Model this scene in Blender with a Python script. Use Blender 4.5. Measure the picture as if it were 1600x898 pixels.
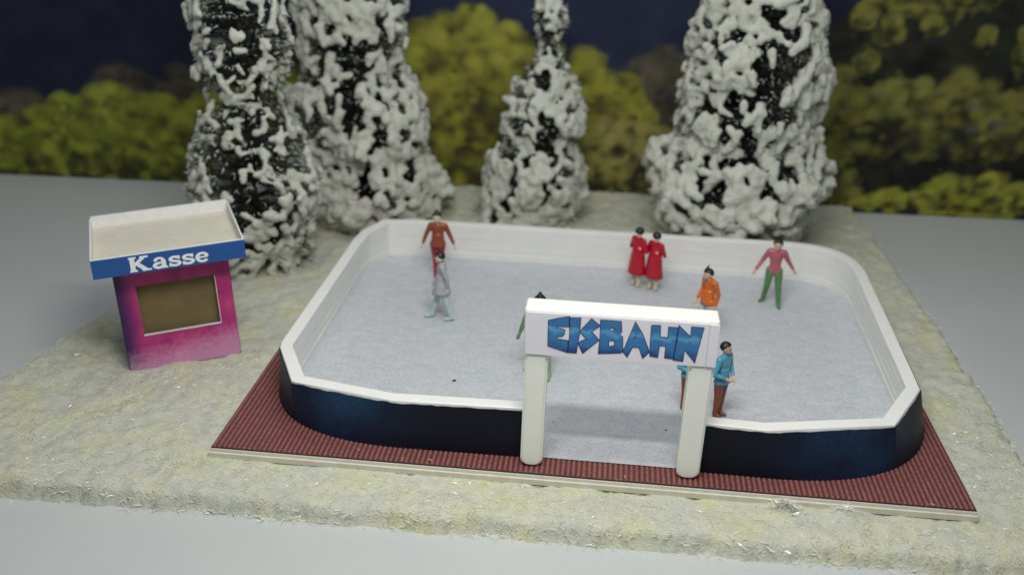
import bpy, bmesh, math, random
import numpy as np
from mathutils import Vector, Matrix, noise as mnoise

for o in list(bpy.data.objects): bpy.data.objects.remove(o)
S = bpy.context.scene
COL = S.collection

# ------------------------------------------------------------------ camera, light, exposure
# one scene unit = one unit of the model's own scale (a figurine is about 1.65 units tall)
CAM = Vector((6.573, -13.932, 9.778)); PITCH, YAW, ROLL = map(math.radians, (24.341, -5.433, 1.601))
fwd = Vector((math.sin(YAW)*math.cos(PITCH), math.cos(YAW)*math.cos(PITCH), -math.sin(PITCH)))
r0 = fwd.cross(Vector((0, 0, 1))).normalized(); u0 = r0.cross(fwd)
rgt = r0*math.cos(ROLL)+u0*math.sin(ROLL); up = -r0*math.sin(ROLL)+u0*math.cos(ROLL)
cd = bpy.data.cameras.new('camera'); cam = bpy.data.objects.new('camera', cd); COL.objects.link(cam)
m = Matrix((rgt, up, -fwd)).transposed().to_4x4(); m.translation = CAM
cam.matrix_world = m
cd.sensor_width = 36; cd.lens = 36*1547.5/1600; cd.clip_start = .1; cd.clip_end = 500
cd.dof.use_dof = True; cd.dof.focus_distance = 17.2; cd.dof.aperture_fstop = cd.lens/1000/.18
S.camera = cam

W = bpy.data.worlds.new('World'); S.world = W; W.use_nodes = True
bg = W.node_tree.nodes['Background']; bg.inputs[0].default_value = (.93, .97, 1, 1); bg.inputs[1].default_value = .15

def area_lamp(name, loc, aim, sx, sy, power, col):
    ld = bpy.data.lights.new(name, 'AREA'); ld.shape = 'RECTANGLE'; ld.size = sx; ld.size_y = sy
    ld.energy = power; ld.color = col
    o = bpy.data.objects.new(name, ld); COL.objects.link(o); o.location = loc
    o.rotation_euler = (Vector(aim)-Vector(loc)).to_track_quat('-Z', 'Y').to_euler()
    return o
area_lamp('tube_lamp', (6.0, -5.8, 14.2), (6.0, 4.4, 0), 7.5, .9, 1330, (1, .985, .945))
area_lamp('overhead_fill', (4, 4, 34), (4, 4, 0), 34, 30, 2750, (.96, .98, 1))  # added soft fill like ceiling bounce, replacing part of the ambient; no actual fixture
area_lamp('tube_lamp', (6.3, -1.8, 14.6), (6.3, 6.0, 0), 7.5, 1.2, 470, (1, .985, .945))

S.view_settings.view_transform = 'Standard'; S.view_settings.look = 'None'
S.view_settings.exposure = .1; S.view_settings.gamma = 1
S.render.engine = 'CYCLES'
S.render.resolution_x, S.render.resolution_y = 1024, 574

# ------------------------------------------------------------------ helpers
def tag(o, label=None, cat=None, group=None, kind=None):
    if label: o['label'] = label
    if cat: o['category'] = cat
    if group: o['group'] = group
    if kind: o['kind'] = kind
    return o
def link(name, me, mat=None, parent=None, smooth=False):
    o = bpy.data.objects.new(name, me); COL.objects.link(o)
    if mat is not None:
        for mm in (mat if isinstance(mat, (list, tuple)) else [mat]): me.materials.append(mm)
    if parent: o.parent = parent
    if smooth: me.shade_smooth()
    return o
def mesh(name, v, f):
    me = bpy.data.meshes.new(name); me.from_pydata([tuple(map(float, p)) for p in v], [], [tuple(map(int, q)) for q in f]); me.update(); return me
def np_mesh(name, v, f):
    """fast: v (n,3) array, f (m,k) array"""
    v = np.asarray(v, np.float32); f = np.asarray(f, np.int32); k = f.shape[1]
    me = bpy.data.meshes.new(name); me.vertices.add(len(v)); me.vertices.foreach_set('co', v.ravel())
    me.loops.add(f.size); me.loops.foreach_set('vertex_index', f.ravel())
    me.polygons.add(len(f)); me.polygons.foreach_set('loop_start', np.arange(0, f.size, k, dtype=np.int32))
    me.update(calc_edges=True); me.validate(); return me
def empty(name, loc=(0, 0, 0), rot=(0, 0, 0), **t):
    o = bpy.data.objects.new(name, None); COL.objects.link(o); o.location = loc; o.rotation_euler = rot
    o.empty_display_size = .2
    return tag(o, **t)
def bm_mesh(name, bm):
    me = bpy.data.meshes.new(name); bmesh.ops.recalc_face_normals(bm, faces=bm.faces[:]); bm.to_mesh(me); bm.free(); return me
def box(name, lo, hi, mat, parent=None, bev=0, seg=2):
    bm = bmesh.new(); bmesh.ops.create_cube(bm, size=1)
    for v in bm.verts:
        v.co = Vector([(lo[i]+hi[i])/2+v.co[i]*(hi[i]-lo[i]) for i in range(3)])
    if bev: bmesh.ops.bevel(bm, geom=bm.edges[:], offset=bev, segments=seg, affect='EDGES', profile=.5)
    return link(name, bm_mesh(name, bm), mat, parent)
def apply_mods(o):
    dg = bpy.context.evaluated_depsgraph_get(); dg.update()
    me = bpy.data.meshes.new_from_object(o.evaluated_get(dg)); o.modifiers.clear(); old = o.data; o.data = me
    bpy.data.meshes.remove(old); return o

# value noise in numpy
def _hash(i, j, s):
    n = (i.astype(np.int64)*374761393 + j.astype(np.int64)*668265263 + s*974634777) & 0x7fffffff
    n = ((n ^ (n >> 13))*1274126177) & 0x7fffffff
    return ((n ^ (n >> 16)) & 0xffff)/65535.
def vnoise(x, y, s=0):
    i = np.floor(x); j = np.floor(y); a = x-i; b = y-j; a = a*a*(3-2*a); b = b*b*(3-2*b)
    return (_hash(i, j, s)*(1-a)*(1-b)+_hash(i+1, j, s)*a*(1-b)+_hash(i, j+1, s)*(1-a)*b+_hash(i+1, j+1, s)*a*b)
def fbm(x, y, s=0, o=4):
    t = 0; amp = .5
    for k in range(o): t = t+amp*vnoise(x*2**k+k*7.3, y*2**k-k*3.1, s+k); amp *= .5
    return t/(1-.5**o)

# ------------------------------------------------------------------ materials
def mat(name, base, rough=.6, var=0, vscale=4, bump=0, bscale=40, spec=.5, col2=None, dist=.02, detail=4, sss=0):
    M = bpy.data.materials.new(name); M.use_nodes = True; nt = M.node_tree; N = nt.nodes; Lk = nt.links
    b = N['Principled BSDF']; b.inputs['Base Color'].default_value = (*base, 1); b.inputs['Roughness'].default_value = rough
    b.inputs['Specular IOR Level'].default_value = spec
    if sss:
        b.inputs['Subsurface Weight'].default_value = sss; b.inputs['Subsurface Scale'].default_value = .15
    tc = N.new('ShaderNodeTexCoord')
    if var or col2:
        n = N.new('ShaderNodeTexNoise'); n.inputs['Scale'].default_value = vscale; n.inputs['Detail'].default_value = detail
        Lk.new(tc.outputs['Object'], n.inputs['Vector'])
        r = N.new('ShaderNodeValToRGB'); r.color_ramp.elements[0].position = .3; r.color_ramp.elements[1].position = .7
        a = tuple(max(0, c*(1-var)) for c in base); z = col2 if col2 else tuple(min(1, c*(1+var)) for c in base)
        r.color_ramp.elements[0].color = (*(a if not col2 else base), 1); r.color_ramp.elements[1].color = (*z, 1)
        Lk.new(n.outputs['Fac'], r.inputs['Fac']); Lk.new(r.outputs['Color'], b.inputs['Base Color'])
    if bump:
        n2 = N.new('ShaderNodeTexNoise'); n2.inputs['Scale'].default_value = bscale; n2.inputs['Detail'].default_value = 5
        Lk.new(tc.outputs['Object'], n2.inputs['Vector'])
        bp = N.new('ShaderNodeBump'); bp.inputs['Strength'].default_value = bump; bp.inputs['Distance'].default_value = dist
        Lk.new(n2.outputs['Fac'], bp.inputs['Height']); Lk.new(bp.outputs['Normal'], b.inputs['Normal'])
    return M
def nodes(M): return M.node_tree, M.node_tree.nodes, M.node_tree.links, M.node_tree.nodes['Principled BSDF']

M_table = mat('table_white', (.52, .545, .54), .45, var=.015, vscale=.8, bump=.04, bscale=30)
M_plastic = mat('white_styrene', (.82, .82, .79), .32, var=.02, vscale=3, bump=.04, bscale=25)
M_ivory = mat('ivory_plastic', (.82, .83, .77), .35, var=.02, vscale=3, bump=.03, bscale=20, sss=.15)
M_paper = mat('printer_paper', (.74, .72, .78), .6, var=.02, vscale=6, bump=.05, bscale=60)
M_card = mat('cream_card', (.62, .59, .46), .8, col2=(.70, .69, .58), vscale=5, bump=.25, bscale=40)
M_card2 = mat('white_card', (.70, .69, .62), .8, var=.06, vscale=8, bump=.25, bscale=50)
M_edge = mat('black_edge', (.03, .025, .025), .7)
M_tray = mat('cream_roof_card', (.66, .64, .53), .8, col2=(.60, .575, .46), vscale=2.5, bump=.12, bscale=60)
M_white_edge = mat('raw_paper_edge', (.80, .80, .80), .7, var=.06, vscale=12)
M_brown = mat('brown_inside_card', (.155, .115, .05), .8, col2=(.20, .155, .065), vscale=2, bump=.08, bscale=50)
M_blue = mat('blue_print', (.010, .082, .30), .5, var=.07, vscale=14, bump=.06, bscale=70)
M_text = mat('white_print', (.80, .84, .86), .6, var=.05, vscale=20)
M_dark_ink = mat('dark_blue_outline', (.006, .018, .07), .5)
M_bark = mat('brown_wire_trunk', (.05, .04, .03), .9, bump=.5, bscale=30)
M_bristle = mat('dark_fir_bristle', (.010, .011, .009), .8, col2=(.030, .031, .026), vscale=3)
M_snow = mat('flocked_snow', (.50, .515, .44), .9, col2=(.62, .635, .57), vscale=2.6, bump=.7, bscale=22, dist=.05, sss=.12)
M_fibre = mat('glossy_snow_fibre', (.75, .76, .66), .18, var=.1, vscale=3, spec=.8)
M_glint = mat('snow_glitter', (.9, .9, .85), .08, spec=1)
M_black = mat('black_paint', (.012, .012, .014), .4)
M_crumb = mat('black_crumb', (.01, .01, .01), .7)

# snow mat: pale cream felt with yellow-green patches
M_mat = bpy.data.materials.new('snow_felt'); M_mat.use_nodes = True
nt, N, Lk, b = nodes(M_mat); b.inputs['Roughness'].default_value = .75
tc = N.new('ShaderNodeTexCoord')
def noise_node(N, Lk, tc, scale, detail=4, rough=.55):
    n = N.new('ShaderNodeTexNoise'); n.inputs['Scale'].default_value = scale; n.inputs['Detail'].default_value = detail
    n.inputs['Roughness'].default_value = rough; Lk.new(tc.outputs['Object'], n.inputs['Vector']); return n
def ramp(N, Lk, src, stops):
    r = N.new('ShaderNodeValToRGB')
    while len(r.color_ramp.elements) < len(stops): r.color_ramp.elements.new(.5)
    for e, (p, c) in zip(r.color_ramp.elements, stops): e.position = p; e.color = (*c, 1)
    Lk.new(src, r.inputs['Fac']); return r
def mixc(N, Lk, fac, a, bb, mode='MIX'):
    x = N.new('ShaderNodeMix'); x.data_type = 'RGBA'; x.blend_type = mode
    if isinstance(fac, float): x.inputs[0].default_value = fac
    else: Lk.new(fac, x.inputs[0])
    Lk.new(a, x.inputs[6]); Lk.new(bb, x.inputs[7]); return x.outputs[2]
n1 = noise_node(N, Lk, tc, 1.15, 5); n2 = noise_node(N, Lk, tc, 4.5, 4); n3 = noise_node(N, Lk, tc, 24, 3)
c1 = ramp(N, Lk, n1.outputs['Fac'], [(.36, (.545, .56, .50)), (.54, (.58, .595, .475)), (.72, (.58, .595, .365))])
c2 = ramp(N, Lk, n2.outputs['Fac'], [(.3, (.92, .92, .90)), (.55, (1.03, 1.03, 1.02)), (.75, (1.06, 1.06, 1.0))])
c3 = ramp(N, Lk, n3.outputs['Fac'], [(.3, (.86, .86, .84)), (.7, (1, 1, 1))])
o1 = mixc(N, Lk, 1., c1.outputs[0], c2.outputs[0], 'MULTIPLY'); o2 = mixc(N, Lk, 1., o1, c3.outputs[0], 'MULTIPLY')
Lk.new(o2, b.inputs['Base Color'])
bp = N.new('ShaderNodeBump'); bp.inputs['Strength'].default_value = .6; bp.inputs['Distance'].default_value = .05
Lk.new(n3.outputs['Fac'], bp.inputs['Height']); Lk.new(bp.outputs['Normal'], b.inputs['Normal'])

# ribbed red sheet: printed stripes along the ribs plus speckle
RIB = 13.0/145
M_red = bpy.data.materials.new('red_ribbed_print'); M_red.use_nodes = True
nt, N, Lk, b = nodes(M_red); b.inputs['Roughness'].default_value = .55; tc = N.new('ShaderNodeTexCoord')
sx = N.new('ShaderNodeSeparateXYZ'); Lk.new(tc.outputs['Object'], sx.inputs[0])
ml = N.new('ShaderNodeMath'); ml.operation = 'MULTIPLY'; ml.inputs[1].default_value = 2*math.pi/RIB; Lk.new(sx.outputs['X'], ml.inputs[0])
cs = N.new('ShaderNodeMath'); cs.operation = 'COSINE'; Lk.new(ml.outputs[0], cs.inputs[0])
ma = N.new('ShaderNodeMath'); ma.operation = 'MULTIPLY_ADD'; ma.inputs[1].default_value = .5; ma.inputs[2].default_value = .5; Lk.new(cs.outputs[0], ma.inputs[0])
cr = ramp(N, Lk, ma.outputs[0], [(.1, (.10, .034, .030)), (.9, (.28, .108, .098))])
ns = noise_node(N, Lk, tc, 17, 4, .75); ns2 = noise_node(N, Lk, tc, 1.2, 3)
cn = ramp(N, Lk, ns.outputs['Fac'], [(.3, (.55, .5, .5)), (.7, (1.35, 1.35, 1.35))])
cn2 = ramp(N, Lk, ns2.outputs['Fac'], [(.3, (.9, .9, .9)), (.7, (1.08, 1.05, 1.05))])
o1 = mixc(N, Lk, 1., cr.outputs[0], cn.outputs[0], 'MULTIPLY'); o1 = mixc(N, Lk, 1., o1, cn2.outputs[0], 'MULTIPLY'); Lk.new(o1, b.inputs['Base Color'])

# ice: printed paper, pale blue grey with streaks and fine speckle
M_ice = bpy.data.materials.new('ice_print_paper'); M_ice.use_nodes = True
nt, N, Lk, b = nodes(M_ice); b.inputs['Roughness'].default_value = .8; tc = N.new('ShaderNodeTexCoord')
mp = N.new('ShaderNodeMapping'); mp.inputs['Scale'].default_value = (1.2, 2.4, 1); mp.inputs['Rotation'].default_value = (0, 0, .25)
Lk.new(tc.outputs['Object'], mp.inputs[0])
ns = N.new('ShaderNodeTexNoise'); ns.inputs['Scale'].default_value = 2.2; ns.inputs['Detail'].default_value = 8; ns.inputs['Roughness'].default_value = .72; ns.inputs['Distortion'].default_value = .6
Lk.new(mp.outputs[0], ns.inputs['Vector'])
nf = noise_node(N, Lk, tc, 26, 4, .7)
ci = ramp(N, Lk, ns.outputs['Fac'], [(.28, (.455, .485, .515)), (.5, (.53, .557, .58)), (.74, (.595, .615, .63))])
cf = ramp(N, Lk, nf.outputs['Fac'], [(.32, (.76, .78, .82)), (.68, (1.12, 1.11, 1.10))])
o1 = mixc(N, Lk, 1., ci.outputs[0], cf.outputs[0], 'MULTIPLY'); Lk.new(o1, b.inputs['Base Color'])
bp = N.new('ShaderNodeBump'); bp.inputs['Strength'].default_value = .35; bp.inputs['Distance'].default_value = .06
Lk.new(ns.outputs['Fac'], bp.inputs['Height']); Lk.new(bp.outputs['Normal'], b.inputs['Normal'])

# night-blue printed band with two paler clouds in the print
M_band = bpy.data.materials.new('night_blue_print'); M_band.use_nodes = True
nt, N, Lk, b = nodes(M_band); b.inputs['Roughness'].default_value = .5; b.inputs['Specular IOR Level'].default_value = .18; tc = N.new('ShaderNodeTexCoord')
nb = noise_node(N, Lk, tc, .9, 4); nb2 = noise_node(N, Lk, tc, 16, 3)
acc = None
for c, rad in (((1.9, .7, .8), 2.4), ((11.2, .8, .6), 2.2)):
    vd = N.new('ShaderNodeVectorMath'); vd.operation = 'DISTANCE'; Lk.new(tc.outputs['Object'], vd.inputs[0]); vd.inputs[1].default_value = c
    mr = N.new('ShaderNodeMapRange'); mr.interpolation_type = 'SMOOTHSTEP'; mr.inputs[1].default_value = 0; mr.inputs[2].default_value = rad; mr.inputs[3].default_value = 1; mr.inputs[4].default_value = 0
    Lk.new(vd.outputs['Value'], mr.inputs[0])
    if acc is None: acc = mr.outputs[0]
    else:
        mx = N.new('ShaderNodeMath'); mx.operation = 'MAXIMUM'; Lk.new(acc, mx.inputs[0]); Lk.new(mr.outputs[0], mx.inputs[1]); acc = mx.outputs[0]
mm = N.new('ShaderNodeMath'); mm.operation = 'MULTIPLY'; Lk.new(acc, mm.inputs[0]); Lk.new(nb.outputs['Fac'], mm.inputs[1])
cb = ramp(N, Lk, mm.outputs[0], [(.0, (.005, .007, .014)), (.25, (.006, .013, .034)), (.6, (.013, .045, .105))])
cb2 = ramp(N, Lk, nb2.outputs['Fac'], [(.3, (.8, .8, .8)), (.7, (1.15, 1.15, 1.15))])
Lk.new(mixc(N, Lk, 1., cb.outputs[0], cb2.outputs[0], 'MULTIPLY'), b.inputs['Base Color'])

# letters: blue ice gradient
M_letter = bpy.data.materials.new('ice_blue_letter'); M_letter.use_nodes = True
nt, N, Lk, b = nodes(M_letter); b.inputs['Roughness'].default_value = .5; tc = N.new('ShaderNodeTexCoord')
sx = N.new('ShaderNodeSeparateXYZ'); Lk.new(tc.outputs['Object'], sx.inputs[0])
nl = noise_node(N, Lk, tc, 5, 3)
mr = N.new('ShaderNodeMapRange'); mr.inputs[1].default_value = 2.26; mr.inputs[2].default_value = 2.92; Lk.new(sx.outputs['Z'], mr.inputs[0])
ad = N.new('ShaderNodeMath'); ad.operation = 'MULTIPLY_ADD'; ad.inputs[1].default_value = .55; Lk.new(nl.outputs['Fac'], ad.inputs[0]); Lk.new(mr.outputs[0], ad.inputs[2])
sb = N.new('ShaderNodeMath'); sb.operation = 'SUBTRACT'; sb.inputs[1].default_value = .275; Lk.new(ad.outputs[0], sb.inputs[0])
cl = ramp(N, Lk, sb.outputs[0], [(.08, (.012, .045, .20)), (.28, (.028, .16, .38)), (.5, (.03, .17, .42)), (.62, (.085, .33, .56)), (.74, (.03, .14, .36)), (.98, (.035, .16, .38))])
Lk.new(cl.outputs[0], b.inputs['Base Color'])

# booth print: magenta sheet with purple side and pale foot
M_booth = bpy.data.materials.new('magenta_print'); M_booth.use_nodes = True
nt, N, Lk, b = nodes(M_booth); b.inputs['Roughness'].default_value = .5; tc = N.new('ShaderNodeTexCoord')
nv = noise_node(N, Lk, tc, 1.6, 3); nw = noise_node(N, Lk, tc, 9, 3)
cv = ramp(N, Lk, nv.outputs['Fac'], [(.30, (.22, .014, .17)), (.42, (.40, .020, .17)), (.58, (.50, .038, .20)), (.75, (.56, .10, .28))])
sx = N.new('ShaderNodeSeparateXYZ'); Lk.new(tc.outputs['Object'], sx.inputs[0])
xr = N.new('ShaderNodeMapRange'); xr.interpolation_type = 'SMOOTHSTEP'; xr.inputs[1].default_value = .0; xr.inputs[2].default_value = .45; xr.inputs[3].default_value = 1; xr.inputs[4].default_value = 0
Lk.new(sx.outputs['X'], xr.inputs[0])
purp = N.new('ShaderNodeRGB'); purp.outputs[0].default_value = (.035, .006, .09, 1)
pale = N.new('ShaderNodeRGB'); pale.outputs[0].default_value = (.66, .40, .60, 1)
o1 = mixc(N, Lk, xr.outputs[0], cv.outputs[0], purp.outputs[0])
zr = N.new('ShaderNodeMapRange'); zr.interpolation_type = 'SMOOTHSTEP'; zr.inputs[1].default_value = -.15; zr.inputs[2].default_value = .5; zr.inputs[3].default_value = .62; zr.inputs[4].default_value = 0
zz = N.new('ShaderNodeMath'); zz.operation = 'MULTIPLY_ADD'; zz.inputs[1].default_value = -.6; Lk.new(nw.outputs['Fac'], zz.inputs[0])
za = N.new('ShaderNodeMath'); za.operation = 'ADD'; za.inputs[1].default_value = .3; Lk.new(sx.outputs['Z'], zz.inputs[2]); Lk.new(zz.outputs[0], za.inputs[0])
zx = N.new('ShaderNodeMath'); zx.operation = 'MULTIPLY_ADD'; zx.inputs[1].default_value = -.13; Lk.new(sx.outputs['X'], zx.inputs[0]); Lk.new(za.outputs[0], zx.inputs[2])
Lk.new(zx.outputs[0], zr.inputs[0])
o2 = mixc(N, Lk, zr.outputs[0], o1, pale.outputs[0]); Lk.new(o2, b.inputs['Base Color'])
M_side = mat('dark_purple_print', (.03, .012, .06), .5, col2=(.07, .02, .10), vscale=3)

def paint(name, c, rough=.3): return mat(name, c, rough, var=.10, vscale=6, bump=.12, bscale=14, dist=.03)
M_skin = paint('flesh_paint', (.62, .40, .28), .4)
M_skin2 = paint('pale_flesh_paint', (.62, .55, .42), .4)

# ------------------------------------------------------------------ table and printed backdrop
TZ = -.5
tb = mesh('table', [(-45, -40, TZ), (60, -40, TZ), (60, 40, TZ), (-45, 40, TZ)], [(0, 1, 2, 3)])
tag(link('table', tb, M_table), kind='structure')

# flat printed landscape: the print is painted into a colour attribute, laid out in print units
rng = np.random.default_rng(5)
BX0, BX1, BH, BD = -34., 42., 11., .07
nx, nz = int((BX1-BX0)/BD)+1, int(BH/BD)+1
gx, gz = np.meshgrid(np.linspace(BX0, BX1, nx), np.linspace(0, BH, nz), indexing='ij')
def hexlin(r, g, b): return np.array([((c/255+.055)/1.055)**2.4 if c > 10 else c/255/12.92 for c in (r, g, b)])
img = np.empty(gx.shape+(3,)); 
hill = fbm(gx*.25, gz*.5, 3, 5)
img[:] = hexlin(29, 34, 54)
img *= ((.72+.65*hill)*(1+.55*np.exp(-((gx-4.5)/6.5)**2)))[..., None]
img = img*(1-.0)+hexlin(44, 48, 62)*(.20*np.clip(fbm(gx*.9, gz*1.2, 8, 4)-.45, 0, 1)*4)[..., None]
def soft(edge, w): return np.clip(edge/w*.5+.5, 0, 1)
def bush(cx, z0, w, h, dark, light, seed, dens=1., leaf=.2, lobes=7):
    """a printed bush: a noisy dome of dark tone with leaf clusters stippled over it"""
    global img
    u = (gx-cx)/w
    top = z0+h*np.sqrt(np.clip(1-u*u, 0, 1))*(.80+.4*fbm(gx*1.4, gz*0+seed, seed, 4))
    rag = .45*(fbm(gx*2.6, gz*2.6, seed+1, 4)-.5)
    m_ = np.where(np.abs(u) < 1, soft(top-gz+rag*1.6, .10), 0)
    tex = fbm(gx*3.2, gz*3.2, seed+2, 4); big = fbm(gx*.9, gz*.9, seed+5, 3)
    hh = np.clip((gz-z0)/(h+.01), 0, 1)
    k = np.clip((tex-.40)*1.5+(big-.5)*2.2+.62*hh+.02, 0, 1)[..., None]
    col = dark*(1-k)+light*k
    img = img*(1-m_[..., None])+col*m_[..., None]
    n = int(w*h*60*dens); r = np.random.default_rng(seed)
    for _ in range(n):
        ux = r.uniform(-1, 1); px = cx+ux*w; pz = z0+r.uniform(.02, 1.02)*h*math.sqrt(1-ux*ux)
        i0 = int((px-BX0)/BD); j0 = int(pz/BD); R = leaf*r.uniform(.35, 1.2); q = int(R/BD)+2
        if i0-q < 0 or j0-q < 0 or i0+q >= nx or j0+q >= nz: continue
        sl = (slice(i0-q, i0+q), slice(j0-q, j0+q))
        d = np.hypot((gx[sl]-px)*r.uniform(.7, 1), gz[sl]-pz)/R
        if mm_ok(m_, i0, j0):
            kk = (np.clip(1-d, 0, 1)**.7)[..., None]*r.uniform(.15, .6)
            t = light*r.uniform(.75, 1.45)*np.array([r.uniform(.9, 1.12), 1, r.uniform(.7, 1.1)]) if r.random() < .35+.5*(pz-z0)/h else dark*r.uniform(.5, 1.2)
            img[sl] = img[sl]*(1-kk)+t*kk
def mm_ok(m_, i, j): return m_[i, j] > .2
YG_D, YG_L = hexlin(70, 68, 40), hexlin(142, 142, 58)
OL_D, OL_L = hexlin(42, 43, 34), hexlin(116, 117, 58)
DK_D, DK_L = hexlin(25, 26, 28), hexlin(46, 48, 38)
GB_D, GB_L = hexlin(42, 41, 44), hexlin(84, 79, 66)
def PX(x): return -12.6+x*.0202
def XZ(px, py):                           # print layout in picture units -> metres on the print
    z = (272+.0456*px-py)*.0198; return 3.2+(px-800)*(.0202-.00025*z)+.04*z, z
def bushline(pts, dark, light, seed, rag=.5, leaf=.16, dens=1., floor=None, lit=.55):
    """a printed mass of foliage under a hand-set top outline"""
    global img
    P = np.array([XZ(*p) for p in pts]); r = np.random.default_rng(seed)
    zt = np.interp(gx[:, 0], P[:, 0], P[:, 1], left=-9, right=-9)[:, None]
    n_ = (fbm(gx*1.5, gz*1.5, seed+1, 2)-.5)*rag*1.6+(fbm(gx*4.5, gz*4.5, seed+3, 3)-.5)*rag*2.0
    lo = 0 if floor is None else np.interp(gx[:, 0], [P[0, 0], P[-1, 0]], [floor[0], floor[1]])[:, None]
    m_ = soft(zt+n_-gz, .16)*(soft(gz-lo+n_, .2) if floor is not None else 1)
    hh = np.clip(gz/np.maximum(zt, .3), 0, 1)
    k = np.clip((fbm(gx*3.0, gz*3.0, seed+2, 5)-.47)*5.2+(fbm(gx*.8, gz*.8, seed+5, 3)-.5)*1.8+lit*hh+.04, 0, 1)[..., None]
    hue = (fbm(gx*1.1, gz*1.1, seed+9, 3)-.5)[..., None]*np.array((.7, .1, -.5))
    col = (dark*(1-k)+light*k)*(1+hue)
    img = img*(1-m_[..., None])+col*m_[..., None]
    x0, x1 = P[0, 0], P[-1, 0]
    for _ in range(int((x1-x0)*P[:, 1].mean()*95*dens)):
        px = r.uniform(x0, x1); top = np.interp(px, P[:, 0], P[:, 1]); b0 = 0 if floor is None else floor[0]
        pz = r.uniform(b0, top+.12); R = leaf*r.uniform(.5, 1.7)
        i0 = int((px-BX0)/BD); j0 = int(pz/BD); q = int(R/BD)+2
        if i0-q < 0 or j0-q < 0 or i0+q >= nx or j0+q >= nz: continue
        if m_[i0, j0] < .12: continue
        sl = (slice(i0-q, i0+q), slice(j0-q, j0+q)); d = np.hypot((gx[sl]-px)*r.uniform(.6, 1), gz[sl]-pz)/R
        kk = (np.clip(1-d, 0, 1)**.6)[..., None]*r.uniform(.25, .8)
        f = (pz-b0)/(top-b0+.01)
        t = light*r.uniform(.8, 1.6)*np.array([r.uniform(.9, 1.12), 1, r.uniform(.7, 1.2)]) if r.random() < .25+.5*f else dark*r.uniform(.35, 1.1)
        img[sl] = img[sl]*(1-kk)+t*kk
# far scrub, grey-brown
bushline([(-900, 160), (-400, 120), (-100, 140), (0, 150), (40, 146), (90, 165), (140, 150), (155, 104), (205, 106), (240, 120), (258, 128), (268, 103), (300, 108), (330, 128), (360, 110), (450, 90), (640, 110)], GB_D, GB_L, 103, .3, .2, .4, None, .5)
bushline([(900, 150), (960, 130), (1000, 102), (1040, 84), (1080, 80), (1130, 70), (1220, 90), (1320, 110), (1400, 150)], GB_D, GB_L, 104, .3, .2, .4, None, .4)
# yellow-green scrub
bushline([(-1400, 60), (-1000, 120), (-700, 90), (-400, 170), (-150, 150), (-60, 200), (0, 190), (40, 184), (65, 165), (105, 150), (140, 147), (165, 142), (180, 128), (195, 138), (215, 158), (250, 146), (272, 152), (290, 172), (330, 150), (380, 130), (430, 112), (470, 112), (520, 130)], hexlin(62, 64, 36), hexlin(134, 143, 52), 111, .35, .2, .9, None, .75)
bushline([(560, 110), (600, 72), (640, 74), (660, 46), (690, 42), (710, 28), (740, 20), (765, 24), (790, 36), (818, 46), (840, 90), (860, 120)], YG_D, YG_L, 115, .45, .2, 1, None, .75)
bushline([(835, 110), (860, 76), (900, 86), (930, 78), (945, 100), (965, 124), (1000, 130), (1030, 180), (1060, 215), (1090, 240)], YG_D, YG_L, 117, .4, .18, 1, None, .6)
bushline([(930, 250), (960, 190), (1000, 182), (1050, 210), (1100, 205), (1160, 220)], OL_D*1.1, hexlin(140, 136, 78), 118, .35, .16, 1, None, .4)
# dark tree at the right, clumps of leaves catching the light, brighter scrub below
bushline([(1285, 140), (1300, 70), (1325, 30), (1350, 0), (1400, -40), (1500, -90), (1620, -110), (1800, -80), (2000, -20), (2300, 60), (2600, 20), (2900, 80)], DK_D, DK_L, 121, .9, .26, .5, None, .1)
for q, (cx, cy, w_, h_) in enumerate(((1375, 12, 26, 22), (1440, 10, 50, 26), (1510, 2, 30, 18), (1342, 36, 12, 12), (1385, 55, 16, 16), (1352, 100, 12, 14), (1592, 75, 14, 40), (1450, 48, 10, 8), (1530, 70, 8, 12), (1640, 30, 40, 30), (1700, 100, 50, 30))):
    bushline([(cx-w_, cy+h_*.3), (cx-w_*.4, cy-h_*.7), (cx+w_*.3, cy-h_*.8), (cx+w_, cy+h_*.2)], OL_D, OL_L, 150+q, .35, .12, 1.2, ((272+.0456*cx-cy-h_)*.0198,)*2, .5)
fz0 = (345-250)*.0198
bushline([(1270, 140), (1292, 118), (1335, 118), (1352, 150), (1380, 139), (1440, 138), (1472, 152), (1500, 116), (1530, 134), (1552, 146), (1610, 168), (1700, 130), (1850, 160), (2100, 120), (2500, 150)], OL_D, OL_L, 122, .5, .18, 1.1, (fz0, fz0), .5)
bushline([(1240, 200), (1290, 215), (1330, 225), (1345, 290), (1360, 330)], OL_D, OL_L, 129, .35, .15, 1, None, .3)
bushline([(1340, 322), (1380, 312), (1400, 303), (1450, 310), (1468, 284), (1530, 273), (1562, 280), (1600, 298), (1700, 270), (1900, 300), (2300, 280)], OL_D, hexlin(140, 143, 54), 128, .3, .13, 1.4, None, .6)
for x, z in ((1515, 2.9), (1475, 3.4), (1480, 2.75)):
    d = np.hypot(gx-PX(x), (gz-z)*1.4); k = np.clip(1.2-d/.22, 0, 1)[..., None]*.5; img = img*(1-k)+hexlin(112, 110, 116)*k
img = np.clip(img, 0, 1)
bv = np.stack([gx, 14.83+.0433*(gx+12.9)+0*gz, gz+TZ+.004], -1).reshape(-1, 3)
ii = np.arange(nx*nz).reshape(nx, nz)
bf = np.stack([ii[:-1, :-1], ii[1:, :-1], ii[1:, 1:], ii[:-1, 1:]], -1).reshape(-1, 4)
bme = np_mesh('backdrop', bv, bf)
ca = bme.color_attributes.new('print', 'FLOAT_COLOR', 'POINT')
ca.data.foreach_set('color', np.concatenate([img, np.ones(img.shape[:2]+(1,))], -1).reshape(-1).astype(np.float32))
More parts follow.
